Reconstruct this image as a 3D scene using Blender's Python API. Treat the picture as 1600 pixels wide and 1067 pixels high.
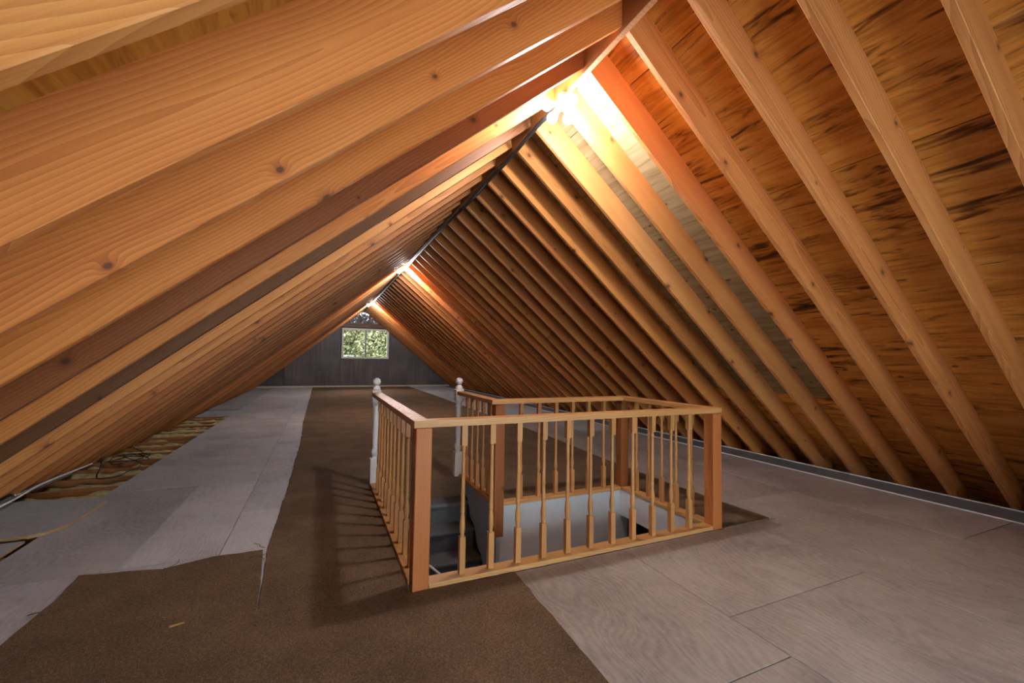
import bpy, bmesh, math, random
from mathutils import Vector, Matrix, noise
random.seed(11)
scene = bpy.context.scene
C = scene.collection
for o in list(bpy.data.objects): bpy.data.objects.remove(o)

# ------------------------------------------------------------------ camera
F_PX, PSI, PITCH, ROLL, CAM_H = 660.9, 0.4228, 0.0451, 0.0159, 1.24
cam_d = bpy.data.cameras.new('camera'); cam = bpy.data.objects.new('camera', cam_d); C.objects.link(cam)
cam_d.sensor_width = 36.0; cam_d.lens = F_PX / 1600 * 36.0; cam_d.clip_start = 0.02; cam_d.clip_end = 200
r_ = Vector((math.cos(PSI), -math.sin(PSI), 0))
f_ = Vector((math.sin(PSI) * math.cos(PITCH), math.cos(PSI) * math.cos(PITCH), math.sin(PITCH)))
u_ = r_.cross(f_)
rr = r_ * math.cos(ROLL) + u_ * math.sin(ROLL); uu = -r_ * math.sin(ROLL) + u_ * math.cos(ROLL)
mw = Matrix(((rr.x, uu.x, -f_.x, 0), (rr.y, uu.y, -f_.y, 0), (rr.z, uu.z, -f_.z, CAM_H), (0, 0, 0, 1)))
cam.matrix_world = mw
scene.camera = cam

# ------------------------------------------------------------------ sky, exposure
SKY = 5.6
world = bpy.data.worlds.new('world'); scene.world = world; world.use_nodes = True
bg = world.node_tree.nodes['Background']; bg.inputs[0].default_value = (0.84, 0.92, 1.0, 1); bg.inputs[1].default_value = SKY
scene.view_settings.view_transform = 'Standard'; scene.view_settings.look = 'None'
scene.view_settings.gamma = 1.0; scene.view_settings.use_curve_mapping = False
scene.view_settings.exposure = 1.12
scene.cycles.max_bounces = 6; scene.cycles.diffuse_bounces = 3; scene.cycles.glossy_bounces = 2
scene.cycles.adaptive_threshold = 0.05; scene.cycles.adaptive_min_samples = 20
BULB = 185.0            # radiance of the ridge bulbs

# ------------------------------------------------------------------ the attic's measures (metres; ridge along +Y)
XR, H, M = 1.613, 3.274, 0.8348       # ridge line, height of rafter undersides there, roof slope
ANG = math.atan(M); CA, SA = math.cos(ANG), math.sin(ANG)
S, TH, DEP = 0.4064, 0.038, 0.225     # rafter spacing, thickness, depth
YR, YL = 2.030, 2.028                 # far edge of the rafters numbered 0
YB, YW = -1.75, 19.3                   # near and far gable walls
ZL = -0.24                            # underside of the attic floor

# ------------------------------------------------------------------ materials
class N:
    def __init__(s, name):
        s.m = bpy.data.materials.new(name); s.m.use_nodes = True
        s.t = s.m.node_tree; s.t.nodes.clear()
        s.out = s.a('ShaderNodeOutputMaterial'); s.b = s.a('ShaderNodeBsdfPrincipled')
        s.l(s.b.outputs[0], s.out.inputs[0])
    def a(s, k, **kw):
        n = s.t.nodes.new(k)
        for x, v in kw.items(): setattr(n, x, v)
        return n
    def l(s, a, b): s.t.links.new(a, b)
    def inp(s, n, i, v):
        if hasattr(v, 'is_linked') or isinstance(v, bpy.types.NodeSocket): s.l(v, n.inputs[i])
        else: n.inputs[i].default_value = v
    def math(s, op, a, b=0.0, clamp=False):
        n = s.a('ShaderNodeMath', operation=op, use_clamp=clamp); s.inp(n, 0, a); s.inp(n, 1, b); return n.outputs[0]
    def vmath(s, op, a, b):
        n = s.a('ShaderNodeVectorMath', operation=op); s.inp(n, 0, a); s.inp(n, 1, b); return n.outputs[0]
    def mapping(s, v, sc=(1, 1, 1), loc=(0, 0, 0)):
        n = s.a('ShaderNodeMapping'); s.l(v, n.inputs[0]); n.inputs['Scale'].default_value = sc; n.inputs['Location'].default_value = loc; return n.outputs[0]
    def noise(s, v, scale, detail=3, rough=.55, dist=0, out=0):
        n = s.a('ShaderNodeTexNoise'); s.l(v, n.inputs['Vector']); n.inputs['Scale'].default_value = scale
        n.inputs['Detail'].default_value = detail; n.inputs['Roughness'].default_value = rough; n.inputs['Distortion'].default_value = dist
        return n.outputs[out]
    def ramp(s, f, stops, interp='LINEAR'):
        n = s.a('ShaderNodeValToRGB'); e = n.color_ramp; e.interpolation = interp
        while len(e.elements) < len(stops): e.elements.new(.5)
        for k, (p, c) in enumerate(stops):
            e.elements[k].position = p; e.elements[k].color = (c if len(c) == 4 else tuple(c) + (1,))
        s.l(f, n.inputs[0]); return n.outputs[0]
    def rng(s, f, a, b, c, d):
        n = s.a('ShaderNodeMapRange'); s.l(f, n.inputs[0])
        for i, v in enumerate((a, b, c, d)): n.inputs[i + 1].default_value = v
        return n.outputs[0]
    def mix(s, f, a, b, mode='MIX'):
        n = s.a('ShaderNodeMix', data_type='RGBA', blend_type=mode)
        s.inp(n, 0, f); s.inp(n, 6, a if not isinstance(a, tuple) else (a if len(a) == 4 else a + (1,))); s.inp(n, 7, b if not isinstance(b, tuple) else (b if len(b) == 4 else b + (1,)))
        return n.outputs[2]
    def bump(s, h, strength, dist=.002):
        n = s.a('ShaderNodeBump'); s.l(h, n.inputs['Height']); n.inputs['Strength'].default_value = strength; n.inputs['Distance'].default_value = dist
        s.l(n.outputs[0], s.b.inputs['Normal'])
    def fin(s, col, rough=.6, spec=.4, metal=0.):
        s.inp(s.b, 'Base Color', col if not isinstance(col, tuple) else (col if len(col) == 4 else col + (1,)))
        s.inp(s.b, 'Roughness', rough); s.b.inputs['Specular IOR Level'].default_value = spec; s.b.inputs['Metallic'].default_value = metal
        return s.m
    def obj(s):
        t = s.a('ShaderNodeTexCoord'); o = s.a('ShaderNodeObjectInfo')
        cb = s.a('ShaderNodeCombineXYZ')
        s.l(s.math('MULTIPLY', o.outputs['Random'], 37.), cb.inputs[0]); s.l(s.math('MULTIPLY', o.outputs['Random'], 13.), cb.inputs[1]); s.l(s.math('MULTIPLY', o.outputs['Random'], 71.), cb.inputs[2])
        return t.outputs['Object'], s.vmath('ADD', t.outputs['Object'], cb.outputs[0]), o

def wood(name, light, mid, dark, rings=20., knots=True, rough=.5, tint=True, axis='X', knot_sc=(1.7, 2.1, 1), streak=.6):
    n = N(name); p, q, oi = n.obj()
    def swz(v):
        if axis == 'X': return v
        a = n.a('ShaderNodeSeparateXYZ'); n.l(v, a.inputs[0]); c = n.a('ShaderNodeCombineXYZ')
        for k, src in enumerate({'Z': (2, 1, 0), 'Y': (1, 0, 2)}[axis]): n.l(a.outputs[src], c.inputs[k])
        return c.outputs[0]
    p, q = swz(p), swz(q)
    rnd = oi.outputs['Random']
    low = n.noise(n.mapping(q, (.55, 2.2, 2.2)), 1.0, 2, .5, 0, 1)
    low = n.vmath('SUBTRACT', low, (.5, .5, .5))
    warp = n.vmath('MULTIPLY', low, (0., .16, .30))
    sep = n.a('ShaderNodeCombineXYZ')
    n.l(n.rng(rnd, 0, 1, -.06, .10), sep.inputs[1]); n.l(n.rng(n.math('FRACT', n.math('MULTIPLY', rnd, 17.3)), 0, 1, -.34, -.02), sep.inputs[2])
    v = n.vmath('ADD', n.vmath('ADD', n.mapping(p, (.02, 1, 1)), sep.outputs[0]), warp)
    if knots:
        vo = n.a('ShaderNodeTexVoronoi', voronoi_dimensions='2D'); a = n.a('ShaderNodeSeparateXYZ'); n.l(q, a.inputs[0]); c = n.a('ShaderNodeCombineXYZ'); n.l(a.outputs[0], c.inputs[0]); n.l(a.outputs[2], c.inputs[1])
        n.l(n.mapping(c.outputs[0], knot_sc), vo.inputs['Vector']); vo.inputs['Scale'].default_value = 1.0; vo.inputs['Randomness'].default_value = .95
        kr = n.a('ShaderNodeSeparateColor'); n.l(vo.outputs['Color'], kr.inputs[0])
        kd = n.math('DIVIDE', vo.outputs['Distance'], n.rng(kr.outputs[0], 0, 1, .25, 1.25))
        fall = n.rng(kd, 0, .20, 1, 0); fall = n.math('POWER', n.math('MAXIMUM', fall, 0.), 3.)
        cb = n.a('ShaderNodeCombineXYZ'); n.l(n.math('MULTIPLY', fall, .05), cb.inputs[2]); v = n.vmath('ADD', v, cb.outputs[0])
    w = n.a('ShaderNodeTexWave', wave_type='RINGS', rings_direction='X', wave_profile='SAW'); n.l(v, w.inputs['Vector'])
    w.inputs['Scale'].default_value = rings; w.inputs['Distortion'].default_value = 1.2; w.inputs['Detail'].default_value = 2; w.inputs['Detail Scale'].default_value = .6
    fine = n.noise(n.mapping(q, (3, 190, 190)), 1.0, 3, .6)
    broad = n.noise(n.mapping(q, (.8, 7, 7)), 1.0, 3, .5)
    g = n.math('ADD', n.math('MULTIPLY', w.outputs['Fac'], .30), n.math('ADD', n.math('MULTIPLY', fine, .36), n.math('MULTIPLY', broad, streak)))
    col = n.ramp(g, [(.25, light), (.58, mid), (.95, dark)])
    if knots:
        col = n.mix(n.rng(fall, .10, .5, 0, .6), col, (mid[0] * .55, mid[1] * .4, mid[2] * .4))
        col = n.mix(n.rng(kd, .020, .042, .85, 0), col, (.10, .045, .025))
    if tint: col = n.mix(1.0, col, oi.outputs['Color'], 'MULTIPLY')
    n.bump(n.math('ADD', n.math('MULTIPLY', w.outputs['Fac'], .4), fine), .22, .0015)
    return n.fin(col, n.rng(g, .2, .9, rough - .08, rough + .1), .45)

M_RAFT = wood('fir_rafter', (.80, .375, .125), (.70, .27, .070), (.47, .14, .030))
M_POST = wood('fir_post', (.62, .225, .062), (.52, .17, .042), (.36, .10, .023), rings=30, axis='Z')
M_RAIL = wood('pine_rail', (.72, .42, .17), (.62, .33, .12), (.42, .19, .06), rings=34, knots=False, rough=.42)
M_RAILY = wood('pine_rail_lengthwise', (.72, .42, .17), (.62, .33, .12), (.42, .19, .06), rings=34, knots=False, rough=.42, axis='Y')
M_BAL = wood('hemlock_baluster', (.66, .35, .125), (.56, .27, .088), (.40, .17, .05), rings=42, knots=False, rough=.42, axis='Z')
M_JOIST = wood('joist_wood', (.52, .26, .11), (.42, .19, .07), (.26, .10, .035))
M_EDGE = wood('ply_edge', (.62, .42, .22), (.52, .33, .16), (.34, .2, .09), rings=60, knots=False)

def sheathing():
    n = N('roof_plywood'); p, q, oi = n.obj()
    w = n.vmath('ADD', n.mapping(q, (1.3, 9, 9)), n.vmath('MULTIPLY', n.noise(n.mapping(q, (1.6, 3, 3)), 1., 2, .5, 0, 1), (.6, 2.4, 0)))
    a = n.noise(w, 1.0, 5, .62)
    b = n.noise(n.mapping(q, (2.2, 46, 46)), 1.0, 4, .6, .4)
    big = n.noise(n.mapping(q, (.8, 1.6, 1.6)), 1.0, 2, .5)
    g = n.math('ADD', n.math('MULTIPLY', a, .62), n.math('MULTIPLY', b, .38))
    col = n.ramp(g, [(.30, (.10, .034, .008)), (.39, (.58, .235, .036)), (.52, (.86, .41, .075)), (.70, (.92, .55, .16))])
    st = n.ramp(n.math('ADD', n.math('MULTIPLY', n.noise(n.mapping(q, (2.6, 15, 15)), 1.0, 3, .62, .7), .7), n.math('MULTIPLY', big, .3)), [(.30, (.05, .03, .02)), (.385, (.30, .2, .13)), (.47, (1, 1, 1))])
    col = n.mix(1., col, st, 'MULTIPLY')
    ck = n.noise(n.mapping(q, (3.4, 62, 62)), 1.0, 2, .5)
    col = n.mix(n.rng(ck, .25, .31, .85, 0), col, (.018, .010, .006))
    vo = n.a('ShaderNodeTexVoronoi'); n.l(n.mapping(q, (2.2, 3.6, .01)), vo.inputs['Vector']); vo.inputs['Scale'].default_value = 1.3
    col = n.mix(n.rng(vo.outputs['Distance'], .05, .085, .85, 0), col, (.04, .02, .012))
    col = n.mix(1., col, oi.outputs['Color'], 'MULTIPLY')
    n.bump(g, .25, .003)
    return n.fin(col, .55, .4)
M_SHEATH = sheathing()

def pale_ply():
    n = N('pale_roof_plywood'); p, q, oi = n.obj()
    g = n.noise(n.mapping(q, (1.6, 20, 20)), 1.0, 4, .6, .6)
    col = n.ramp(g, [(.3, (.22, .155, .075)), (.5, (.33, .25, .13)), (.7, (.40, .32, .185))])
    vo = n.a('ShaderNodeTexVoronoi'); n.l(n.mapping(q, (3.6, 6.2, .01)), vo.inputs['Vector']); vo.inputs['Scale'].default_value = 1.3
    col = n.mix(n.rng(vo.outputs['Distance'], .10, .14, .9, 0), col, (.11, .06, .03))
    ck = n.noise(n.mapping(q, (4, 40, 40)), 1.0, 2, .5)
    col = n.mix(n.rng(ck, .25, .30, .8, 0), col, (.05, .03, .02))
    return n.fin(col, .6, .35)
M_PALE = pale_ply()

def floor_ply(name, light, mid, dark, grain=.5):
    n = N(name); p, q, oi = n.obj()
    lowv = n.noise(n.mapping(q, (1.5, .7, 1)), 1.0, 2, .5, 0, 1)
    v = n.vmath('ADD', n.mapping(p, (1., .10, 1)), n.vmath('MULTIPLY', lowv, (1.3, .05, 0)))
    w = n.a('ShaderNodeTexWave', wave_type='BANDS', bands_direction='X'); n.l(v, w.inputs['Vector']); w.inputs['Scale'].default_value = 9.; w.inputs['Distortion'].default_value = 4.; w.inputs['Detail'].default_value = 3; w.inputs['Detail Scale'].default_value = 1.4
    fine = n.noise(n.mapping(q, (38, 11, 1)), 1.0, 5, .7, 1.4)
    big = n.noise(q, 1.3, 4, .6, .4)
    g = n.math('ADD', n.math('MULTIPLY', w.outputs['Fac'], .09 * grain), n.math('ADD', n.math('MULTIPLY', fine, .5 * grain), n.math('MULTIPLY', big, .75)))
    col = n.ramp(g, [(.32, light), (.58, mid), (.86, dark)])
    dirt = n.noise(n.mapping(q, (1., 1.7, 1)), 3.1, 5, .65, .3)
    col = n.mix(n.rng(dirt, .61, .76, 0, .45), col, tuple(c * .42 for c in mid))
    col = n.mix(1., col, oi.outputs['Color'], 'MULTIPLY')
    n.bump(n.math('ADD', fine, w.outputs['Fac']), .14, .001)
    return n.fin(col, n.rng(fine, .3, .7, .42, .6), .4)
M_FL = floor_ply('painted_plywood', (.70, .725, .76), (.56, .58, .61), (.33, .34, .36), .8)
M_FR = floor_ply('worn_plywood', (.60, .55, .505), (.46, .41, .375), (.29, .25, .23), 1.0)

def carpet_mat(name, c1, c2, c3, sc=520):
    n = N(name); tc = n.a('ShaderNodeTexCoord'); p = tc.outputs['Object']
    f = n.noise(n.mapping(p, (1, .55, 1)), sc, 3, .7); m = n.noise(p, 95, 3, .6); b = n.noise(p, 2.2, 3, .6)
    g = n.math('ADD', n.math('MULTIPLY', f, .62), n.math('ADD', n.math('MULTIPLY', m, .24), n.math('MULTIPLY', b, .16)))
    col = n.ramp(g, [(.36, c1), (.52, c2), (.68, c3)])
    n.bump(f, .7, .004)
    return n.fin(col, .95, .1)
M_CARPET = carpet_mat('brown_carpet', (.056, .035, .021), (.18, .115, .070), (.42, .29, .185))
M_STAIRC = carpet_mat('charcoal_carpet', (.07, .078, .088), (.15, .165, .185), (.28, .30, .32), 300)

def plain(name, c, rough=.6, spec=.4, metal=0., var=.12, sc=6, bump=0.):
    n = N(name); p, q, oi = n.obj()
    b = n.noise(q, sc, 4, .6)
    col = n.mix(n.rng(b, .3, .7, 0, 1), tuple(x * (1 - var) for x in c), tuple(min(1, x * (1 + var)) for x in c))
    if bump: n.bump(n.noise(q, sc * 12, 3, .6), bump, .002)
    return n.fin(col, rough, spec, metal)
M_WHITE = plain('white_paint', (.78, .78, .77), .38, .45, var=.04)
M_WALLW = plain('white_drywall', (.78, .82, .86), .7, .3, var=.05, sc=3)
M_WALLB = plain('blue_grey_drywall', (.40, .45, .53), .7, .3, var=.06, sc=3)
M_BLACKSK = plain('black_skirt', (.014, .014, .015), .5, .4)
M_GREYSTRIP = plain('grey_floor_paint', (.20, .215, .235), .5, .4, var=.10, sc=5)
M_CABLEW = plain('white_cable', (.75, .76, .78), .4, .5, var=.04)
M_CABLEK = plain('black_cable', (.02, .02, .022), .45, .5)
M_CONDUIT = plain('grey_conduit', (.20, .215, .23), .4, .5, .3)
M_RIDGEPIPE = plain('dark_conduit', (.055, .055, .06), .35, .6, .3)
M_METAL = plain('galvanized_metal', (.55, .56, .57), .35, .5, .9)
M_PANEL = None
def far_panel():
    n = N('dark_panelling'); p, q, oi = n.obj()
    a = n.noise(n.mapping(q, (26, 26, .8)), 1., 3, .6); b = n.noise(q, 1.1, 3, .5)
    g = n.math('ADD', n.math('MULTIPLY', a, .5), n.math('MULTIPLY', b, .5))
    col = n.ramp(g, [(.35, (.085, .070, .068)), (.52, (.13, .112, .11)), (.7, (.19, .168, .165))])
    return n.fin(n.mix(1., col, oi.outputs['Color'], 'MULTIPLY'), .5, .4)
M_PANEL = far_panel()
M_BASE = plain('cream_trim', (.60, .54, .42), .5, .4, var=.1)
M_WINF = plain('vinyl_window_frame', (.70, .68, .58), .45, .4, var=.05)
M_MULL = plain('grey_mullion', (.25, .26, .27), .45, .4, var=.05)
M_INSUL = plain('yellow_fibreglass', (.60, .53, .28), .95, .1, var=.35, sc=14, bump=.8)
M_FOIL = plain('insulation_foil', (.62, .60, .62), .28, .5, .85, var=.2, sc=9)
M_DARKWOOD = wood('dark_stud', (.22, .105, .055), (.16, .07, .035), (.09, .04, .02))
M_DRY = plain('gypsum_board', (.55, .54, .52), .8, .2)
M_LEAF = None
def leaf():
    n = N('leaves_painted_highlights'); o = n.a('ShaderNodeObjectInfo'); t = n.a('ShaderNodeTexCoord')
    g = n.noise(t.outputs['Object'], 3.2, 4, .7)
    col = n.ramp(g, [(.32, (.02, .028, .008)), (.45, (.075, .082, .028)), (.54, (.19, .183, .08)), (.66, (.38, .36, .225))])  # pale yellow highlights painted into the leaf colour by noise
    n.b.inputs['Transmission Weight'].default_value = 0
    return n.fin(col, .6, .3)
M_LEAF = leaf()
M_BARK = plain('tree_bark', (.10, .075, .055), .9, .2, var=.3, sc=18, bump=.6)
M_GRASS = plain('lawn', (.10, .16, .05), .95, .1, var=.4, sc=3)
def glass():
    n = N('window_glass'); n.t.nodes.remove(n.b)
    tr = n.a('ShaderNodeBsdfTransparent'); tr.inputs[0].default_value = (.95, .97, .96, 1)
    gl = n.a('ShaderNodeBsdfGlossy'); gl.inputs['Roughness'].default_value = .02
    fr = n.a('ShaderNodeFresnel'); fr.inputs[0].default_value = 1.45; mx = n.a('ShaderNodeMixShader')
    n.l(fr.outputs[0], mx.inputs[0]); n.l(tr.outputs[0], mx.inputs[1]); n.l(gl.outputs[0], mx.inputs[2]); n.l(mx.outputs[0], n.out.inputs[0])
    return n.m
M_GLASS = glass()
def bulbmat():
    n = N('lit_bulb'); n.fin((.9, .9, .9), .3)
    n.b.inputs['Emission Color'].default_value = (.95, .965, 1.0, 1); n.b.inputs['Emission Strength'].default_value = BULB
    return n.m
M_BULB = bulbmat(); M_BULB2 = bulbmat(); M_BULB3 = bulbmat(); M_BULB3.node_tree.nodes['Principled BSDF'].inputs['Emission Strength'].default_value = BULB * .28; M_BULB.node_tree.nodes['Principled BSDF'].inputs['Emission Strength'].default_value = BULB * 2.45; M_BULB2.node_tree.nodes['Principled BSDF'].inputs['Emission Strength'].default_value = BULB * 2.3

# ------------------------------------------------------------------ mesh helpers
def new_mesh(name, verts, faces, mat=None, smooth=False):
    me = bpy.data.meshes.new(name); me.from_pydata([tuple(v) for v in verts], [], faces); me.update()
    if mat: me.materials.append(mat)
    if smooth:
        for pl in me.polygons: pl.use_smooth = True
    return me
class MB:
    def __init__(s): s.v = []; s.f = []; s.sm = []
    def box(s, a, b):
        k = len(s.v); (x0, y0, z0), (x1, y1, z1) = a, b
        s.v += [(x0, y0, z0), (x1, y0, z0), (x1, y1, z0), (x0, y1, z0), (x0, y0, z1), (x1, y0, z1), (x1, y1, z1), (x0, y1, z1)]
        s.f += [tuple(k + i for i in q) for q in ((0, 3, 2, 1), (4, 5, 6, 7), (0, 1, 5, 4), (1, 2, 6, 5), (2, 3, 7, 6), (3, 0, 4, 7))]; s.sm += [0] * 6
        return s
    def prism(s, poly, fn):
        """poly: 2-D outline (ccw); fn(p, side) -> 3-D point for side 0 / 1"""
        k = len(s.v); n = len(poly)
        s.v += [fn(p, 0) for p in poly] + [fn(p, 1) for p in poly]
        s.f += [tuple(k + i for i in reversed(range(n))), tuple(k + n + i for i in range(n))]; s.sm += [0, 0]
        for i in range(n):
            j = (i + 1) % n; s.f.append((k + i, k + j, k + n + j, k + n + i)); s.sm.append(0)
        return s
    def lathe(s, prof, cx=0, cy=0, seg=12, smooth=True):
        k = len(s.v); n = len(prof)
        for r, z in prof:
            for i in range(seg):
                a = 2 * math.pi * i / seg; s.v.append((cx + r * math.cos(a), cy + r * math.sin(a), z))
        for j in range(n - 1):
            for i in range(seg):
                q = (i + 1) % seg; s.f.append((k + j * seg + i, k + j * seg + q, k + (j + 1) * seg + q, k + (j + 1) * seg + i)); s.sm.append(smooth)
        s.f.append(tuple(k + i for i in reversed(range(seg)))); s.f.append(tuple(k + (n - 1) * seg + i for i in range(seg))); s.sm += [0, 0]
        return s
    def tube(s, pts, r, seg=8):
        pts = [Vector(p) for p in pts]; k = len(s.v); n = len(pts); nrm = None
        for i, p in enumerate(pts):
            d = (pts[min(i + 1, n - 1)] - pts[max(i - 1, 0)]).normalized()
            if nrm is None: nrm = d.orthogonal().normalized()
            nrm = (nrm - d * nrm.dot(d)).normalized(); bi = d.cross(nrm)
            for j in range(seg):
                a = 2 * math.pi * j / seg; s.v.append(tuple(p + (nrm * math.cos(a) + bi * math.sin(a)) * r))
        for i in range(n - 1):
            for j in range(seg):
                q = (j + 1) % seg; s.f.append((k + i * seg + j, k + i * seg + q, k + (i + 1) * seg + q, k + (i + 1) * seg + j)); s.sm.append(1)
        s.f.append(tuple(k + j for j in reversed(range(seg)))); s.f.append(tuple(k + (n - 1) * seg + j for j in range(seg))); s.sm += [0, 0]
        return s
    def mesh(s, name, mat, bevel=0.0):
        me = new_mesh(name, s.v, s.f, mat)
        for pl, q in zip(me.polygons, s.sm): pl.use_smooth = bool(q)
        if bevel:
            bm = bmesh.new(); bm.from_mesh(me)
            es = [e for e in bm.edges if len(e.link_faces) == 2 and e.calc_face_angle(0) > .6 and not all(f.smooth for f in e.link_faces)]
            bmesh.ops.bevel(bm, geom=es, offset=bevel, segments=1, affect='EDGES'); bm.to_mesh(me); bm.free()
        return me
    def obj(s, name, mat, parent=None, bevel=0.0, loc=None): return link(name, s.mesh(name, mat, bevel), parent, loc)
def link(name, data, parent=None, loc=None):
    o = bpy.data.objects.new(name, data); C.objects.link(o)
    if parent: o.parent = parent
    if loc is not None: o.location = loc
    return o
def struct(o): o['kind'] = 'structure'; return o
def thing(o, label, cat, group=None):
    o['label'] = label; o['category'] = cat
    if group: o['group'] = group
    return o
def empty(name, loc=(0, 0, 0)):
    o = bpy.data.objects.new(name, None); C.objects.link(o); o.location = loc; o.empty_display_size = .1; return o
def spline(pts, n=8):
    P = [Vector(p) for p in pts]; P = [P[0] * 2 - P[1]] + P + [P[-1] * 2 - P[-2]]; out = []
    for i in range(1, len(P) - 2):
        for k in range(n):
            t = k / n; a, b, c, d = P[i - 1:i + 3]
            out.append(.5 * ((2 * b) + (c - a) * t + (2 * a - 5 * b + 4 * c - d) * t * t + (3 * b - a - 3 * c + d) * t ** 3))
    return out + [P[-2]]

# ================================================================== CEILING: roof deck, ridge, rafters, sheathing panels
deck = MB()
SL = (H - ZL) / SA                                  # slope length of a rafter's underside
def roofpt(side, s, n, y):                          # s down the slope, n outward from the rafter undersides
    return (XR + side * (s * CA + n * SA), y, H - s * SA + n * CA)
for side in (-1, 1):
    deck.prism([(-DEP * math.tan(ANG) - .02, DEP + .022), (SL + .42, DEP + .022), (SL + .42, DEP + .040), (-DEP * math.tan(ANG) - .04, DEP + .040)],
               lambda p, k, side=side: roofpt(side, p[0], p[1], (YB - .1, YW + .35)[k]))
ceiling = struct(deck.obj('ceiling', M_DARKWOOD))
ceiling['label'] = 'open pitched roof of fir rafters under plywood sheathing'
MB().box((XR - .019, YB, H - .035), (XR + .019, YW - .05, H + .262)).obj('ridge_board', M_JOIST, ceiling, .002)

T = DEP * math.tan(ANG)
raft = MB().prism([(0, 0), (SL, 0), (SL - T, DEP), (-T, DEP)], lambda p, k: (p[0], (TH / 2, -TH / 2)[k], p[1])).mesh('rafter', M_RAFT, .003)
def basis(side): 
    X = Vector((side * CA, 0, -SA)); Y = Vector((0, side, 0)); Z = X.cross(Y)
    return Matrix(((X.x, Y.x, Z.x, 0), (X.y, Y.y, Z.y, 0), (X.z, Y.z, Z.z, 0), (0, 0, 0, 1)))
BAS = {s: basis(s) for s in (-1, 1)}
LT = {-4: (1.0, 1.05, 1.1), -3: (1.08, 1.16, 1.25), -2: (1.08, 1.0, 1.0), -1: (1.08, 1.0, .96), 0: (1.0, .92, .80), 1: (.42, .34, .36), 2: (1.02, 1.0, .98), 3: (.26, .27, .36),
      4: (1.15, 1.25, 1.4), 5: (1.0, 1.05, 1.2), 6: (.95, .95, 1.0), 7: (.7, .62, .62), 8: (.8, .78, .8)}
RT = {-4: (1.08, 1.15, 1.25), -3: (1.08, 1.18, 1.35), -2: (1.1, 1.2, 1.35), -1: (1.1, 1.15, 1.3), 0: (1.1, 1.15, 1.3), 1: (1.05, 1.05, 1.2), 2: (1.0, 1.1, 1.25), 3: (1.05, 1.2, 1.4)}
NMAX = int((YW - YR - .03) / S)
rng = random.Random(5)
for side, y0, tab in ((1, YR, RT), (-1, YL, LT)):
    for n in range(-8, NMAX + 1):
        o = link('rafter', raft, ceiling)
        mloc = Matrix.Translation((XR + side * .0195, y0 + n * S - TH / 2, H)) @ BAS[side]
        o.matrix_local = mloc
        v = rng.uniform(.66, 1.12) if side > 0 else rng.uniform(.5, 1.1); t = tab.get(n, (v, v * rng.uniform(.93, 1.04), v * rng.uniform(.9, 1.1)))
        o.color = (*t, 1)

# sheathing: plywood sheets 1.22 x 2.44 laid along the ridge
rows = [(-T + .01, .30), (.30, 1.52), (1.52, 2.74), (2.74, 3.96), (3.96, SL + .02)]
pmesh = {}
def panel_mesh(w, l, mat):
    key = (round(w, 3), round(l, 3), mat.name)
    if key not in pmesh:      # local x along the ridge, local y down the slope
        pmesh[key] = MB().box((0, 0, 0), (w - .006, l - .005, .018)).mesh('sheathing_panel', mat, .0015)
    return pmesh[key]
cols = []; y = YR - TH / 2 + S
while y > YB: y -= 6 * S
while y < YW + .3: cols.append((max(y, YB - .05), min(y + 6 * S, YW + .3))); y += 6 * S
ki = [i for i, c in enumerate(cols) if abs(c[0] - (YR - TH / 2 + S)) < .02][0]
for side in (-1, 1):
    X = Vector((0, 1, 0)); Y = Vector((side * CA, 0, -SA)); Zo = Vector((side * SA, 0, CA)); Z = X.cross(Y)
    for ci, (a, b) in enumerate(cols):
        for ri, (s0, s1) in enumerate(rows):
            off = (3 * S if ri % 2 == 0 and False else 0)
            mat = M_PALE if (side == 1 and ci == ki and ri in (0, 1, 2, 3)) else M_SHEATH
            o = link('sheathing_panel', panel_mesh(b - a, s1 - s0, mat), ceiling)
            org = Vector(roofpt(side, s0, DEP + .002, a))
            if Z.dot(Zo) < 0: org = org + Zo * .018
            o.matrix_local = Matrix(((X.x, Y.x, Z.x, org.x), (X.y, Y.y, Z.y, org.y), (X.z, Y.z, Z.z, org.z), (0, 0, 0, 1)))
            v = rng.uniform(.75, 1.1); o.color = (v, v * rng.uniform(.92, 1.05), v, 1)

# ================================================================== FLOOR
WX0, WX1, WY0, WY1, SX1, SY1 = .555, 2.715, 2.39, 3.40, 1.41, 4.345     # stairwell: well and the stair arm
floor_m = MB()
for a, b in (((-3.35, YB - .15), (WX0 - .03, YW + .15)), ((WX0 - .03, YB), (WX1 + .03, WY0 - .03)), ((WX1 + .03, YB - .15), (6.6, YW + .15)), ((SX1 + .03, WY1 + .03), (WX1 + .03, YW)), ((WX0 - .03, SY1 + .03), (SX1 + .03, YW))):
    floor_m.box((a[0], a[1], ZL), (b[0], b[1], ZL + .016))
floor = struct(floor_m.obj('floor', M_DRY)); floor['label'] = 'attic floor of plywood sheets on joists'
def sheet(x0, y0, x1, y1, mat, tint=None, z=0.0, th=.018):
    g = .0022
    me = MB().box((-(x1 - x0) / 2 + g, -(y1 - y0) / 2 + g, -th), ((x1 - x0) / 2 - g, (y1 - y0) / 2 - g, 0)).mesh('floor_sheet', mat, .0015)
    o = link('floor_sheet', me, floor, ((x0 + x1) / 2, (y0 + y1) / 2, z))
    v = rng.uniform(.88, 1.08); o.color = (*(tint or (v, v, v)), 1); return o
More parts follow.
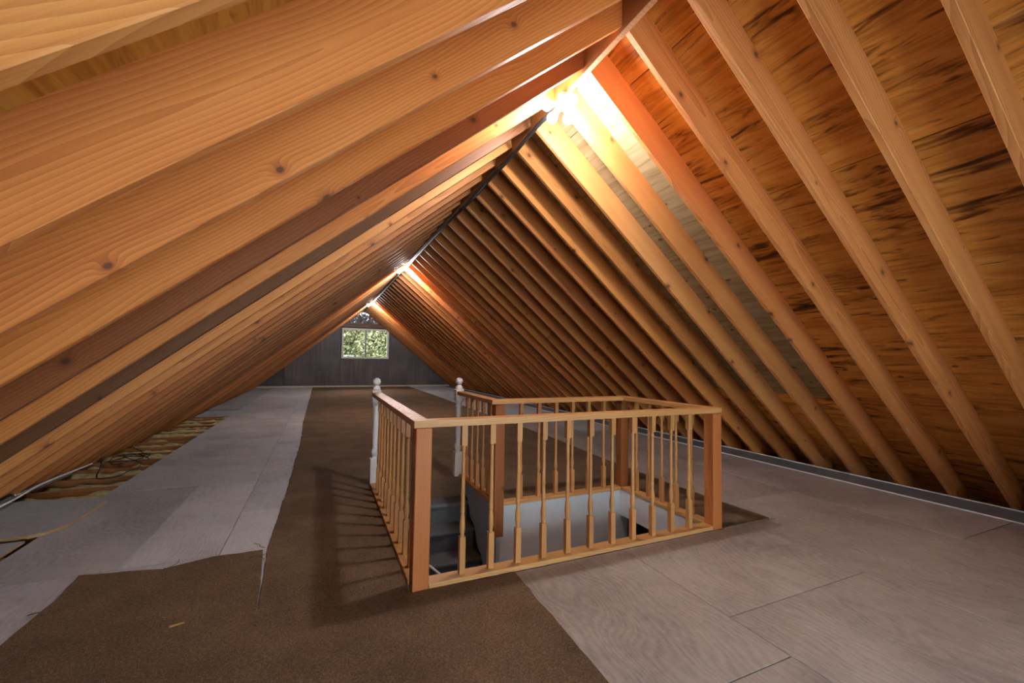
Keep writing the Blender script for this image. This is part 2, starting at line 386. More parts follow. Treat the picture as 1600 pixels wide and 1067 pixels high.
# left, painted
LX = -1.70
for a in [(LX, YB, -1.02, .8, .95), (LX, .8, -1.02, 3.2, .90), (LX, 3.2, -1.02, 4.97, .86), (-1.02, .8, -.54, 3.2, 1.0), (-1.02, 3.2, -.54, 4.97, 1.10), (-1.02, YB, -.54, .8, 1.),
          (LX, 4.97, -.54, 6.28, .95), (LX, 6.28, -.54, 7.5, 1.0), (LX, 7.5, -.54, 9.85, .98), (LX, 9.85, -.54, 12.25, 1.04), (LX, 12.25, -.54, 14.7, 1.06), (LX, 14.7, -.54, 17.1, 1.1), (LX, 17.1, -.54, YW, 1.1),
          (-.54, YB, .05, 2.2, 1.), (-.54, 2.2, .05, 4.0, 1.08), (-.54, 4.0, .05, 6.2, 1.04), (-.54, 6.2, .05, 8.6, 1.06), (-.54, 8.6, .05, 11., 1.08), (-.54, 11., .05, 13.4, 1.08), (-.54, 13.4, .05, 15.9, 1.1), (-.54, 15.9, .05, YW, 1.1)]:
    t = a[4]; sheet(*a[:4], M_FL, (t, t * 1.0, t * rng.uniform(.98, 1.04)))
for (x0, y0, y1, z) in ((-2.3, 10.55, 11.55, .0), (-2.32, 11.75, 12.75, .004), (-2.32, 12.9, 15.2, 0), (-2.32, 15.2, 17.3, .003), (-2.32, 17.3, YW, 0)):
    sheet(x0, y0, LX, y1, M_FL, None, z)
# under the carpet and round the well
for a in [(.05, YB, 1.87, 1.2), (.05, 1.2, 1.87, 2.30), (.05, 2.30, WX0 - .07, 4.35), (.05, 4.35, 1.36, 7.), (.05, 7., 1.36, 11.), (.05, 11., 1.36, 15.), (.05, 15., 1.36, YW),
          (1.46, 3.46, 2.72, 5.8), (2.72, 3.46, 3.05, 5.8), (1.36, 5.8, 3.05, 9.), (1.36, 9., 3.05, 13.), (1.36, 13., 3.05, YW), (2.80, 2.72, 3.05, 3.46)]:
    sheet(*a, M_FR)
# right, worn bare plywood
for a in [(1.87, YB, 3.05, -.94), (1.87, -.94, 3.05, 1.5), (1.87, 1.5, 3.05, 2.30), (3.05, YB, 4.27, .28), (3.05, .28, 4.27, 2.72), (2.80, 2.30, 3.05, 2.72),
          (3.05, 2.72, 4.27, 5.16), (3.05, 5.16, 4.27, 7.6), (3.05, 7.6, 4.27, 10.), (3.05, 10., 4.27, 12.5), (3.05, 12.5, 4.27, 15.), (3.05, 15., 4.27, YW),
          (4.27, YB, 5.13, -.9), (4.27, -.9, 5.13, 1.5), (4.27, 1.5, 5.13, 3.95), (4.27, 3.95, 5.13, 6.4), (4.27, 6.4, 5.13, 8.9), (4.27, 8.9, 5.13, 11.3), (4.27, 11.3, 5.13, 13.7), (4.27, 13.7, 5.13, 16.2), (4.27, 16.2, 5.13, YW)]:
    v = rng.uniform(.93, 1.06)
    far = a[1] > 6
    sheet(*a, M_FL if far else M_FR, (v, v, v))
# joists left bare along the left eave
jm = MB().box((-1.1, -TH / 2, -.21), (1.1, TH / 2, 0)).mesh('joist', M_JOIST, .002)
jy = []
n = 2
while YL + n * S < 11.4:
    yy = YL + n * S + TH * .5 + .002; jy.append(yy)
    o = link('joist', jm, floor, (-1.85, yy, -.021)); v = rng.uniform(.8, 1.15); o.color = (v, v, v, 1); n += 1
# grey edge boards along the right eave
ys = [YB, -.32, 2.12, 4.56, 7.0, 9.44, 11.88, 14.3, 16.8, YW]
for a, b in zip(ys, ys[1:]):
    MB().box((5.135, a + .002, -.018), (5.545, b - .002, .004)).obj('edge_board', M_GREYSTRIP, floor, .0015)

# ================================================================== WALLS
def gable(y, inside):      # outline of the gable up to the sheathing
    zt = H + .262
    return [(XR - (H - ZL) / M - .25, ZL), (XR + (H - ZL) / M + .25, ZL), (XR + (H - ZL) / M + .25, ZL + .12), (XR, H + .32), (XR - (H - ZL) / M - .25, ZL + .12)]
WINX0, WINX1, WINZ0, WINZ1 = .80, 2.68, 1.25, 2.49
def wall_with_hole(name, ya, yb, hx0, hx1, hz0, hz1, mat):
    L, R = XR - (H - ZL) / M - .25, XR + (H - ZL) / M + .25
    zt = lambda x: H + .32 - M * abs(x - XR)
    m = MB()
    def seg(poly): m.prism(poly, lambda p, k: (p[0], (ya, yb)[k], p[1]))
    seg([(L, ZL), (hx0, ZL), (hx0, zt(hx0)), (L, zt(L))])
    seg([(hx1, ZL), (R, ZL), (R, zt(R)), (hx1, zt(hx1))])
    seg([(hx0, ZL), (hx1, ZL), (hx1, hz0), (hx0, hz0)])
    seg([(hx0, hz1), (hx1, hz1), (hx1, zt(hx1)), (XR, zt(XR)), (hx0, zt(hx0))])
    return struct(m.obj(name, mat))
wall_far = wall_with_hole('wall_far', YW + .10, YW + .16, WINX0, WINX1, WINZ0, WINZ1, M_DARKWOOD)
wall_far['label'] = 'far gable wall of dark panelling around the window'
wall_back = wall_with_hole('wall_back', YB - .16, YB - .10, -.40, 2.75, .10, 1.55, M_PANEL)
wall_back['label'] = 'near gable wall behind the viewer'
# dark wall panels, each its own board, cut to the roof line and round the window
edges = [-2.3, -1.35, -.42, WINX0 - .06, 1.30, 1.74, 2.16, WINX1 + .06, 3.55, 4.5, 5.45]
for a, b in zip(edges, edges[1:]):
    g = .004; a2, b2 = a + g, b - g
    zt = lambda x: min(H + .10 - M * abs(x - XR), 2.56)
    if a >= WINX0 - .07 and b <= WINX1 + .07: poly = [(a2, 0), (b2, 0), (b2, WINZ0 - .03), (a2, WINZ0 - .03)]
    else:
        poly = [(a2, 0), (b2, 0), (b2, max(zt(b2), .05))]
        xk = XR - (H + .10 - 2.56) / M if b < XR else XR + (H + .10 - 2.56) / M
        if a2 < xk < b2: poly.append((xk, 2.56))
        poly.append((a2, max(zt(a2), .05)))
    o = MB().prism(poly, lambda p, k: (p[0], (YW, YW + .012)[k], p[1])).obj('wall_panel', M_PANEL, wall_far, .002)
    v = rng.uniform(.86, 1.15); o.color = (v, v, v, 1)
MB().box((.62, YW - .03, 2.56), (2.95, YW + .06, 2.74)).obj('header_board', M_DARKWOOD, wall_far, .003)
for x in (1.06, 1.44, 1.88, 2.30):
    MB().box((x - .03, YW - .01, 2.74), (x + .03, YW + .09, H + .25 - M * abs(x - XR))).obj('stud', M_DARKWOOD, wall_far, .002)
def crumple(name, x0, x1, y, zb, ztop, parent, mat, nx=14, nz=14, amp=.07, seed=0):
    v = []; f = []
    for j in range(nz + 1):
        for i in range(nx + 1):
            x = x0 + (x1 - x0) * i / nx; zt = ztop(x); z = zb + (zt - zb) * j / nz
            d = noise.noise(Vector((x * 9 + seed, z * 13, seed * 3.1))) + .6 * noise.noise(Vector((x * 24, z * 31, seed)))
            v.append((x, y - .02 - amp * d, z))
    for j in range(nz):
        for i in range(nx): k = j * (nx + 1) + i; f.append((k, k + 1, k + nx + 2, k + nx + 1))
    k = len(v)
    v += [(x0, y + .04, zb), (x1, y + .04, zb), (x1, y + .04, ztop(x1)), (x0, y + .04, ztop(x0))]; f.append((k + 3, k + 2, k + 1, k))
    return link(name, new_mesh(name, v, f, mat), parent)
xs_ = [.72, 1.03, 1.09, 1.41, 1.47, 1.85, 1.91, 2.27, 2.33, 2.6]
for i in range(0, 10, 2):
    crumple('foil_insulation', xs_[i], xs_[i + 1], YW + .05, 2.745, lambda x: max(2.76, H + .1 - M * abs(x - XR)), wall_far, M_FOIL, seed=i)
crumple('foil_insulation', 1.40, 1.84, YW - .03, 3.10, lambda x: 3.32, wall_far, M_FOIL, nx=8, nz=6, amp=.015, seed=31)
b1 = struct(MB().box((-2.6, YW - .022, 0), (5.5, YW - .001, .075)).obj('baseboard_far', M_BASE, None, .003)); b1['label'] = 'pale board along the foot of the far wall'

def window(name, y, x0, x1, z0, z1):
    w = struct(empty(name, ((x0 + x1) / 2, y, z0)))
    W, Hh = x1 - x0, z1 - z0; t = .075
    fr = MB().box((-W / 2 - .03, -.045, -.03), (W / 2 + .03, .13, t - .03)).box((-W / 2 - .03, -.045, Hh - t + .03), (W / 2 + .03, .13, Hh + .03))
    fr.box((-W / 2 - .03, -.045, t - .03), (-W / 2 + t - .03, .13, Hh - t + .03)).box((W / 2 - t + .03, -.045, t - .03), (W / 2 + .03, .13, Hh - t + .03))
    fr.obj('window_frame', M_WINF, w, .002)
    MB().box((-.035, .02, t - .03), (.035, .09, Hh - t + .03)).obj('mullion', M_MULL, w, .002)
    for k in (-1, 1):
        a, b = (-W / 2 + t - .03, -.035) if k < 0 else (.035, W / 2 - t + .03)
        MB().box((a, .05 + .01 * k, t - .03), (b, .056 + .01 * k, Hh - t + .03)).obj('pane', M_GLASS, w)
    return w
window('window_1', YW, WINX0, WINX1, WINZ0, WINZ1)['label'] = 'two-pane sliding window in the far gable wall'
window('added_fill_window', YB - .12, -.40, 2.75, .10, 1.55)['label'] = 'added sliding window in the near gable wall, for fill daylight'  # unseen window added behind the viewer to bring in fill daylight

# stairwell walls
def wbox(name, a, b, mat, label):
    o = struct(MB().box(a, b).obj(name, mat)); o['label'] = label; return o
ZD = -2.6
wbox('wall_stair_back', (SX1, WY1, ZD), (WX1 + .1, WY1 + .06, -.004), M_WALLW, 'white plastered back wall of the stairwell')
wbox('wall_stair_right', (WX1, WY0 - .07, -.245), (WX1 + .07, WY1, -.004), M_WALLW, 'white plastered right side of the stairwell')
wbox('wall_stair_side', (SX1 - .001, WY1 + .001, ZD), (SX1 + .05, SY1 + .6, -.004), M_WALLB, 'blue-grey wall beside the carpeted stairs')
wbox('wall_stair_left', (WX0 - .08, WY0 - .07, ZD), (WX0 - .006, SY1 + .6, -.004), M_WALLW, 'left side of the stairwell')
wbox('wall_stair_front', (WX0, WY0 - .07, ZD), (WX1, WY0, -.004), M_WALLW, 'front side of the stairwell')
wbox('wall_downstairs', (5.2, WY0 - 1.2, ZD), (5.26, WY1 + 1.2, ZL), M_WALLB, 'wall of the hall below the stairwell')
wbox('wall_hall_front', (WX1, WY0 - 1.2, ZD), (5.2, WY0 - 1.14, ZL), M_WALLB, 'front wall of the hall below')
wbox('wall_hall_back', (WX1 + .1, WY1 + 1.14, ZD), (5.2, WY1 + 1.2, ZL), M_WALLB, 'back wall of the hall below')
wbox('floor_downstairs', (WX0 - .07, WY0 - 1.2, ZD - .05), (5.26, SY1 + 1.2, ZD), M_STAIRC, 'carpeted floor of the hall below')

wbox('wall_hall_left', (WX1 - .06, WY0 - 1.2, ZD), (WX1, WY0 - .07, ZL), M_WALLB, 'left wall of the hall below')
wbox('wall_hall_left_back', (WX1 + .04, WY1 + .06, ZD), (WX1 + .1, WY1 + 1.2, ZL), M_WALLB, 'rear left wall of the hall below')
wbox('wall_stair_end', (WX0 - .07, SY1 + .6, ZD), (SX1 + .05, SY1 + .66, ZL), M_WALLB, 'wall under the top of the stairs')
# ================================================================== STAIRS
st = thing(empty('staircase', (WX0, 2.5, ZD)), 'charcoal carpeted stairs climbing out of the stairwell between the white newels', 'stairs')
stp = (WX0, 2.5, ZD)
NST = 9; rise = .19; run = .205
for k in range(1, NST + 1):
    z = -rise * k; yb = SY1 + .02 - run * (k - 1); yf = SY1 + .02 - run * k - .02
    r = .022; prof = [(yb, z - .19), (yf + .02, z - .19), (yf + .02, z - .045)]
    for i in range(7):
        a = math.pi * (.5 + .5 * (1 - i / 6)); a = math.pi * 1.5 - math.pi * i / 6
        prof.append((yf + r + r * math.cos(a), z - r + r * math.sin(a)))
    prof.append((yb, z))
    prof = [(p[0] - stp[1], p[1] - stp[2]) for p in prof]
    MB().prism(list(reversed(prof)), lambda p, q: ((.003, SX1 - WX0 - .003)[q], p[0], p[1])).obj('stair_step', M_STAIRC, st)
MB().box((0, SY1 - .001 - stp[1], -.20 - stp[2]), (SX1 - WX0 - .001, SY1 + .02 - stp[1], -.003 - stp[2])).obj('top_riser', M_CARPET, st)
# black carpet band turned up the side wall, following the steps
up = []; lo = []
for k in range(0, 7):
    yb = SY1 + .02 - run * k; z = -rise * k
    up += [(yb - .03, z - .04 - .10 * (k == 0)), (yb - .075, z - .12), (yb - .12, z - .155), (yb - .19, z - .175)]
    lo += [(yb - .03, z - .30), (yb - .19, z - .38)]
poly = up + list(reversed(lo))
MB().prism([(p[0] - stp[1], p[1] - stp[2]) for p in poly], lambda p, q: ((SX1 - WX0 - .012, SX1 - WX0 - .0015)[q], p[0], p[1])).obj('side_skirt', M_BLACKSK, st)
MB().tube([(.77 - stp[0], 3.25 - stp[1], -.30 - stp[2]), (.87 - stp[0], 2.93 - stp[1], -.31 - stp[2])], .008).obj('stair_rod', M_WHITE, st)

# ================================================================== BALUSTRADE
RZ = .905; RH = .038; RW = .089; PL = .03
bal = thing(empty('balustrade', (.51, 2.345, 0)), 'wooden balustrade with turned spindles fencing the open stairwell', 'balustrade')
bo = Vector((.51, 2.345, 0))
def bpart(m, name, mat, bevel=.002):
    for i, v in enumerate(m.v): m.v[i] = (v[0] - bo.x, v[1] - bo.y, v[2])
    return m.obj(name, mat, bal, bevel)
X0, X1, Y0 = .467, 2.80, 2.30
YBK = 3.36
XS = 1.365
YN = 4.40
zt0, zt1 = RZ - RH, RZ
bpart(MB().box((X0, Y0, zt0), (X1, Y0 + RW, zt1)), 'handrail', M_RAIL)
bpart(MB().box((X0, Y0 + RW + .001, zt0), (X0 + RW, YN - .045, zt1)), 'handrail', M_RAILY)
bpart(MB().box((X1 - RW, Y0 + RW + .001, zt0), (X1, YBK + RW, zt1)), 'handrail', M_RAILY)
bpart(MB().box((XS - .035, YBK - .02, zt0), (X1 - RW - .001, YBK + RW - .02, zt1)), 'handrail', M_RAIL)
bpart(MB().box((XS - .035, YBK + RW - .019, zt0), (XS + .054, YN - .045, zt1)), 'handrail', M_RAILY)
def post(x, y, zb):
    bpart(MB().box((x, y, zb), (x + .089, y + .089, zt0 - .001)), 'post', M_POST, .004)
post(X0 + .012, Y0 + .001, .0); post(X1 - .092, Y0 + .001, .0); post(XS, YBK - .012, -.25); post(X1 - .095, YBK + .005, -.002)
# bottom plates
def plate(a, b): bpart(MB().box((a[0], a[1], 0.0), (b[0], b[1], PL)), 'bottom_plate', M_RAIL if b[0] - a[0] > .3 else M_RAILY, .002)
plate((X0 + .103, Y0 + .004), (X1 - .094, Y0 + .095)); plate((X0 + .004, Y0 + .093), (X0 + .095, YN - .05)); plate((X1 - .092, Y0 + .093), (X1 - .002, YBK + .003))
plate((XS + .091, YBK + .005), (X1 - .097, YBK + .09)); plate((XS + .002, YBK + .079), (XS + .088, YN - .05))
# turned baluster, one mesh
bz0, bz1 = PL + .001, zt0 - .001; hb = .0165
bm_ = MB().box((-hb, -hb, bz0), (hb, hb, bz0 + .205)).box((-hb, -hb, bz1 - .115), (hb, hb, bz1))
zb = bz0 + .205; ztp = bz1 - .115
bm_.lathe([(.0155, zb), (.0105, zb + .008), (.0125, zb + .02), (.0165, zb + .045), (.0165, zb + .065), (.0135, zb + .10), (.0105, zb + .125), (.0105, zb + .13), (.0145, zb + .138), (.0105, zb + .146), (.0145, zb + .156), (.0105, zb + .164),
           (.0125, zb + .18), (.0118, zb + .27), (.0105, ztp - .035), (.0105, ztp - .03), (.0135, ztp - .024), (.0105, ztp - .017), (.0115, ztp - .01), (.0155, ztp)], seg=10)
bme = bm_.mesh('baluster', M_BAL)
def baluster(x, y):
    o = link('baluster', bme, bal, (x - bo.x, y - bo.y, 0)); v = rng.uniform(.86, 1.1); o.color = (v, v * rng.uniform(.95, 1.03), v, 1)
for i in range(11): baluster(.765 + .1745 * i, Y0 + .05)
for i in range(10): baluster(X0 + .05, 2.545 + .175 * i)
for i in range(5): baluster(X1 - .047, 2.55 + .163 * i)
for i in range(6): baluster(1.635 + .178 * i, YBK + .048)
for i in range(5): baluster(XS + .045, 3.60 + .16 * i)
for o in bal.children:
    if not o.name.startswith('baluster'): v = rng.uniform(.92, 1.06) * (.66 if o.name in ('post.002', 'post.003') else 1); o.color = (v, v, v, 1)
# white newels with ball caps
s = .043
def newel(x, y):
    n = MB().box((-s, -s, 0), (s, s, .26)).box((-s, -s, .80), (s, s, .925))
    n.lathe([(.040, .26), (.026, .275), (.034, .29), (.040, .315), (.036, .345), (.024, .36), (.032, .37), (.024, .382), (.029, .42), (.033, .55), (.029, .70), (.026, .73), (.036, .745), (.026, .76), (.034, .785), (.040, .80)], seg=16)
    o = link('newel_post', n.mesh('newel_post', M_WHITE, .003), bal, (x - bo.x, y - bo.y, 0)); o['label'] = 'white painted newel post with a ball cap'
    b = MB().lathe([(.040, .9255), (.040, .935), (.034, .955), (.022, .965), (.02, .972)] + [(.040 * math.sin(a), 1.008 - .040 * math.cos(a)) for a in [math.pi * k / 10 for k in range(2, 10)]] + [(.004, 1.048)], seg=18)
    link('ball_cap', b.mesh('ball_cap', M_WHITE), o)
newel(X0 + .045, YN); newel(XS + .0, YN + .0)

# ================================================================== CARPET
def ragged(pts, step=.05, amp=.006, skip=()):
    out = []
    for i, a in enumerate(pts):
        b = pts[(i + 1) % len(pts)]; a2, b2 = Vector(a), Vector(b); L = (b2 - a2).length; k = max(1, int(L / step)) if i not in skip else 1
        nr = Vector((-(b2 - a2).y, (b2 - a2).x)).normalized()
        for j in range(k):
            p = a2.lerp(b2, j / k); w = 0 if j == 0 else noise.noise(Vector((p.x * 7, p.y * 7, 3.3))) * amp * 1.6 + random.uniform(-amp, amp) * .5
            out.append(p + nr * w)
    return out
outer = [(1.05, YB), (1.05, 1.39), (1.07, 2.285), (.466, 2.293), (.464, 4.338), (1.42, 4.338), (1.456, 3.458), (2.805, 3.46), (2.805, 2.292), (3.33, 2.30), (3.30, 3.3), (3.34, 4.6), (3.45, 6), (3.52, 11), (3.60, 14.4), (3.62, YW - .03),
         (-.28, YW - .03), (-.27, 9.), (-.23, 7.0), (-.25, 4.32), (-.275, 3.20), (-.262, 3.0), (-.235, 2.36), (-.239, 2.36), (-.272, 2.85), (-.300, 3.16), (-.57, 3.165), (-.79, 3.09), (-1.19, 3.18), (-1.17, 2.9), (-1.19, 2.55), (-1.19, YB)]
pts = ragged(outer, .06, .007, skip=(0, 3, 5, 6, 7, 15, 31))
from mathutils.geometry import delaunay_2d_cdt
cv, ce, cf = delaunay_2d_cdt([Vector((p.x, p.y)) for p in pts], [], [list(range(len(pts)))], 1, 1e-5)[:3]
bm = bmesh.new(); vs = [bm.verts.new((p.x, p.y, 0)) for p in cv]
for q in cf: bm.faces.new([vs[i] for i in q])
bm.normal_update()
for fa in bm.faces:
    if fa.normal.z < 0: fa.normal_flip()
ret = bmesh.ops.extrude_face_region(bm, geom=bm.faces[:]); top = [g for g in ret['geom'] if isinstance(g, bmesh.types.BMVert)]
for v in top: v.co.z += .009
bmesh.ops.recalc_face_normals(bm, faces=bm.faces[:])
me = bpy.data.meshes.new('carpet'); bm.to_mesh(me); bm.free(); me.materials.append(M_CARPET)
carpet = thing(link('carpet', me, None, (0, 0, .0005)), 'worn brown carpet with ragged cut edges running down the attic floor', 'carpet')
def thread(pts, r=.0018, mat=M_CARPET): MB().tube(spline(pts, 5), r, 5).obj('loose_thread', mat, carpet)
for (x, y) in ((-.29, 3.19), (-.27, 3.1), (-.28, 3.0), (-.25, 4.1), (-.25, 5.0), (-.26, 5.3), (-.24, 6.5), (1.06, 1.75), (1.05, 1.6), (3.34, 2.29), (-.79, 3.1), (-.22, 2.34), (-.1, 2.31), (-1.18, 2.8)):
    p = [(x, y, .008)]
    for k in range(3): p.append((p[-1][0] + random.uniform(-.05, .04), p[-1][1] + random.uniform(-.05, .05), .005 + random.uniform(0, .018)))
    thread(p)

# ================================================================== LIGHTS ON THE RIDGE
def bulb_part(parent, base, tip, mat):
    b, t = Vector(base), Vector(tip); d = (t - b); L = d.length; d.normalize()
    q = d.to_track_quat('Z', 'Y').to_matrix().to_4x4(); q.translation = b
    sk = MB().lathe([(.016, 0), (.021, .004), (.021, .035), (.018, .04)], seg=14).mesh('socket', M_WHITE)
    so = link('socket', sk, parent); so.matrix_local = q
    rb = .040; c = .040 + .075
    pr = [(.014, .0405), (.016, .055), (.026, .08)] + [(rb * math.sin(a), c - rb * math.cos(a)) for a in [math.pi * k / 10 for k in range(3, 10)]] + [(.006, c + rb)]
    bo_ = link('bulb', MB().lathe(pr, seg=16).mesh('bulb', mat), so)
def ridge_lamp(loc, tips, label):
    o = thing(empty('ceiling_light', loc), label, 'light', 'bare-bulb lights along the ridge')
    m = MB().lathe([(.052, 0), (.055, .004), (.055, .034), (.05, .038)], seg=8, smooth=False).mesh('junction_box', M_METAL)
    link('junction_box', m, o, (0, 0, -.038))
    link('lamp_base', MB().lathe([(.03, -.07), (.04, -.06), (.045, -.039)], seg=16).mesh('lamp_base', M_WHITE), o)
    for k_, t in enumerate(tips):
        d = Vector(t).normalized(); bulb_part(o, d * .03 + Vector((0, 0, -.055)), d * .2 + Vector((0, 0, -.055)), (M_BULB if k_ == 2 else M_BULB3) if len(tips) > 2 else M_BULB2)
ZR = H - .036
ridge_lamp((1.60, 2.67, ZR), [(-1, .15, -.35), (-.1, -1, -.45), (.12, -.25, -1), (-.25, 1, -.5)], 'nearest ridge light, a cluster of four glowing bulbs')
ridge_lamp((XR, 9.35, ZR), [(-1, 0, -.35), (1, 0, -.35)], 'twin-bulb ridge light halfway along the roof')
ridge_lamp((XR, 15.9, ZR), [(-1, 0, -.35), (1, 0, -.35)], 'twin-bulb ridge light farthest away above the window')
cb = thing(MB().tube(spline([(1.62, 2.73, 3.212), (1.575, 3.05, 3.19), (1.61, 3.7, 3.205), (1.60, 4.2, 3.195), (1.625, 5.0, 3.208), (1.59, 6.0, 3.196), (1.60, 7.4, 3.206), (1.605, 9.28, 3.205)], 8), .018, 8).obj('power_cable', M_RIDGEPIPE),
           'black electrical cable sagging under the ridge from the nearest light', 'cable')
cb = thing(MB().tube(spline([(1.60, 9.43, 3.215), (1.60, 11.5, 3.212), (1.615, 13.5, 3.216), (1.605, 15.83, 3.215)], 8), .010, 8).obj('power_cable', M_CABLEW),  # white stands in for lamplight on the dark ridge cable
           'electrical cable, lamplight painted in as white, under the ridge between the two farther lights', 'cable')

# ================================================================== LOOSE THINGS ON THE LEFT
def loose_panel(name, poly, z, th, label):
    cx = sum(p[0] for p in poly) / len(poly); cy = sum(p[1] for p in poly) / len(poly)
    m = MB().prism([(p[0] - cx, p[1] - cy) for p in poly], lambda p, k: (p[0], p[1], (0, th)[k]))
    me = m.mesh(name, M_FL); me.materials.append(M_EDGE)
    for pl in me.polygons:
        if abs(pl.normal.z) < .5: pl.material_index = 1
    o = link(name, me, None, (cx, cy, z)); o.color = (.86, .88, .9, 1)
    return thing(o, label, 'panel')
loose_panel('loose_plywood', [(-2.265, 3.93), (-1.74, 3.93), (-1.67, 3.97), (-1.60, 4.10), (-1.59, 4.66), (-1.62, 4.73), (-2.265, 4.86)], .003, .022, 'loose grey plywood offcut with a rounded corner lying over the floor edge')
loose_panel('loose_plywood', [(-2.2, 3.0), (-1.72, 3.3), (-1.72, 3.86), (-2.2, 3.86)], .0015, .014, 'small plywood offcut at the left edge, below the rounded one')
def batt(x0, x1, y0, y1, seed, label, top=-.04):
    nx, ny = 16, 9; v = []; f = []
    for j in range(ny + 1):
        for i in range(nx + 1):
            x = x0 + (x1 - x0) * i / nx; yv = y0 + (y1 - y0) * j / ny
            e = min(1, 4 * min(j, ny - j) / ny + .25)
            z = top + e * (.05 * noise.noise(Vector((x * 5, yv * 6, seed))) + .03 * noise.noise(Vector((x * 14, yv * 15, seed + 5)))) - .03 * (1 - e)
            v.append((x - x0, yv - y0, z))
    for j in range(ny):
        for i in range(nx): k = j * (nx + 1) + i; f.append((k, k + 1, k + nx + 2, k + nx + 1))
    k = len(v); W, D = x1 - x0, y1 - y0
    v += [(0, 0, ZL + .02), (W, 0, ZL + .02), (W, D, ZL + .02), (0, D, ZL + .02)]; f.append((k + 3, k + 2, k + 1, k))
    B = [i for i in range(nx + 1)]; f.append(tuple([k, k + 1] + list(reversed(B))))
    Tt = [ny * (nx + 1) + i for i in range(nx + 1)]; f.append(tuple([k + 2, k + 3] + Tt))
    Lf = [j * (nx + 1) for j in range(ny + 1)]; f.append(tuple([k + 3, k] + Lf))
    Rt = [j * (nx + 1) + nx for j in range(ny + 1)]; f.append(tuple([k + 1, k + 2] + list(reversed(Rt))))
    o = link('insulation_batt', new_mesh('insulation_batt', v, f, M_INSUL, True), None, (x0, y0, 0))
    return thing(o, label, 'insulation', 'yellow insulation between the left joists')
ordw = ['first', 'second', 'third', 'fourth', 'fifth', 'sixth', 'seventh', 'eighth', 'ninth', 'tenth', 'eleventh', 'twelfth', 'thirteenth', 'fourteenth', 'fifteenth', 'sixteenth', 'seventeenth', 'eighteenth', 'nineteenth', 'twentieth']
bays = [(a, b) for a, b in zip(jy, jy[1:]) if a > 4.3 and b < 10.8]
for i, (a, b) in enumerate(bays):
    batt(-2.36, -1.62, a + TH / 2 + .002, b - TH / 2 - .002, i * 7.7, 'yellow insulation batt in the %s joist bay beyond the loose plywood' % ordw[i], rng.choice((-.075, -.05, -.06, -.03)))
pp = thing(empty('conduit_pipe', (-2.26, 4.72, .07)), 'grey conduit pipe lying on the joists at the left eave', 'pipe')
MB().tube([(0, -.9, -.005), (.01, .1, .0)], .022, 10).obj('pipe', M_CONDUIT, pp)
MB().tube([(.01, .1, 0), (.012, .17, 0)], .03, 10).obj('coupling', M_METAL, pp)
MB().tube([(.012, .17, 0), (.03, .95, -.015)], .02, 10).obj('pipe', M_CONDUIT, pp)
thing(MB().tube(spline([(-2.03, 3.6, .16), (-2.06, 4.38, .14), (-2.09, 4.84, .15), (-2.08, 5.4, .14), (-2.10, 5.75, .12)], 8), .008, 6).obj('electric_cable', M_CABLEW), 'pale cable strung along the lowest left rafters', 'cable')
thing(MB().tube(spline([(-2.16, 6.1, .10), (-2.08, 5.9, .06), (-2.04, 5.7, .0), (-1.95, 5.52, .008), (-1.84, 5.62, .005), (-1.8, 5.85, .02)], 8), .007, 6).obj('electric_wire', M_CABLEK), 'thick black wire drooping from the left rafters over the joists', 'wire')
lp = [(-2.0 + .16 * math.cos(a) * (1 + .2 * math.sin(2.3 * a)), 6.35 + .22 * math.sin(a), .03 + .02 * math.sin(1.7 * a)) for a in [k * .45 for k in range(34)]]
thing(MB().tube(lp + [(-1.8, 6.1, .02), (-1.75, 5.8, .01)], .005, 6).obj('electric_wire', M_CABLEK), 'coiled black wire lying on the insulation', 'wire')
thing(MB().tube(spline([(-2.17, 7.0, .05), (-2.05, 6.9, .01), (-1.98, 6.75, .005), (-1.9, 6.7, .01)], 6), .005, 6).obj('electric_wire', M_CABLEK), 'short thin black wire lying just beyond the coiled wire', 'wire')
thing(MB().box((-.028, -.004, 0), (.028, .004, .005)).obj('wood_splinter', M_RAIL, None, .001, (-.56, 2.43, .0105)), 'thin pale wood splinter lying on the brown carpet', 'splinter')
bpy.data.objects['wood_splinter'].rotation_euler = (0, 0, .25)
thing(MB().tube(spline([(5.122, y_, .0085) for y_ in (-1.7, 0, 1.4, 3, 5, 8, 12, 16, 19.2)], 6), .008, 6).obj('floor_cable', M_CABLEW), 'white cable lying along the inner side of the grey edge boards', 'cable')
thing(MB().tube(spline([(5.53 + .008 * math.sin(y_ * 2), y_, .0125) for y_ in (-1.7, 0, 1.4, 2.2, 3, 4, 5, 6.5, 8, 12, 16, 19.2)], 6), .008, 6).obj('floor_cable', M_CABLEW), 'white cable lying along the rafter feet on the right', 'cable')

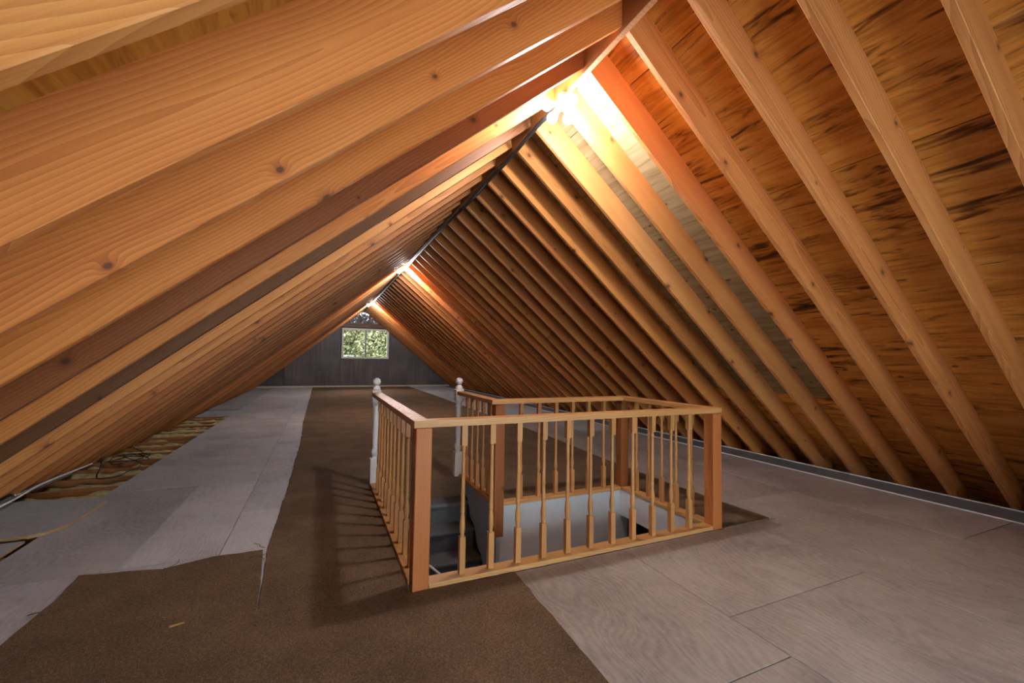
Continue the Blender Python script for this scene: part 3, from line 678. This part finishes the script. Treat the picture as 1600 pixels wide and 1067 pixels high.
# ================================================================== OUTSIDE THE FAR WINDOW
ground = struct(MB().box((-40, YW + .5, -6.2), (45, 80, -6.0)).obj('ground', M_GRASS)); ground['label'] = 'lawn outside'
def tree(x, y, zc, r, seed, label):
    rg = random.Random(seed); root = thing(empty('tree', (x, y, -6)), label, 'tree', 'trees outside the far window')
    MB().tube(spline([(0, 0, 0), (.1, .1, 3), (-.1, .05, 5.5), (.15, 0, zc + 6 + r * .5)], 6), .16, 8).obj('trunk', M_BARK, root)
    for k in range(7):
        a = rg.uniform(0, 6.28); z0 = zc + 6 - r * .8 + k * r * .22
        MB().tube(spline([(0, 0, z0), (math.cos(a) * r * .45, math.sin(a) * r * .45, z0 + .5), (math.cos(a) * r * .85, math.sin(a) * r * .85, z0 + .8)], 4), .05, 6).obj('branch', M_BARK, root)
    v = []; f = []
    for k in range(15000):
        d = Vector((rg.gauss(0, 1), rg.gauss(0, 1), rg.gauss(0, 1))).normalized() * r * rg.uniform(.35, 1.0); d.z *= 1.15
        c = d + Vector((0, 0, zc + 6)); a = Vector((rg.gauss(0, 1), rg.gauss(0, 1), rg.gauss(0, 1))).normalized(); b = a.orthogonal().normalized(); b = Matrix.Rotation(rg.uniform(0, 6.28), 3, a) @ b
        s_ = rg.uniform(.08, .15) * (1 + .16 * (r - 2.5)); e = a.cross(b); q = len(v)
        v += [c - b * s_, c + e * s_ * .5 - a * .02, c + b * s_, c - e * s_ * .5 - a * .02]; f.append((q, q + 1, q + 2, q + 3))
    o = link('foliage', new_mesh('foliage', v, f, M_LEAF), root); o['kind'] = 'stuff'
tree(-1.3, 24.8, 1.6, 2.5, 1, 'leafy tree outside, behind the left window pane')
tree(4.2, 25.5, 1.4, 2.6, 2, 'leafy tree outside, behind the right window pane')
tree(1.7, 32.0, 2.4, 3.9, 3, 'taller leafy tree outside, standing behind the other two')
tree(-6.5, 40, 3.0, 4.6, 4, 'broad distant tree outside, at the left side of the window view')
tree(15.8, 41, 3.0, 4.8, 5, 'broad distant tree outside, at the right side of the window view')
tree(4.6, 50, 3.4, 6.2, 6, 'largest distant tree outside, closing the view through the window')
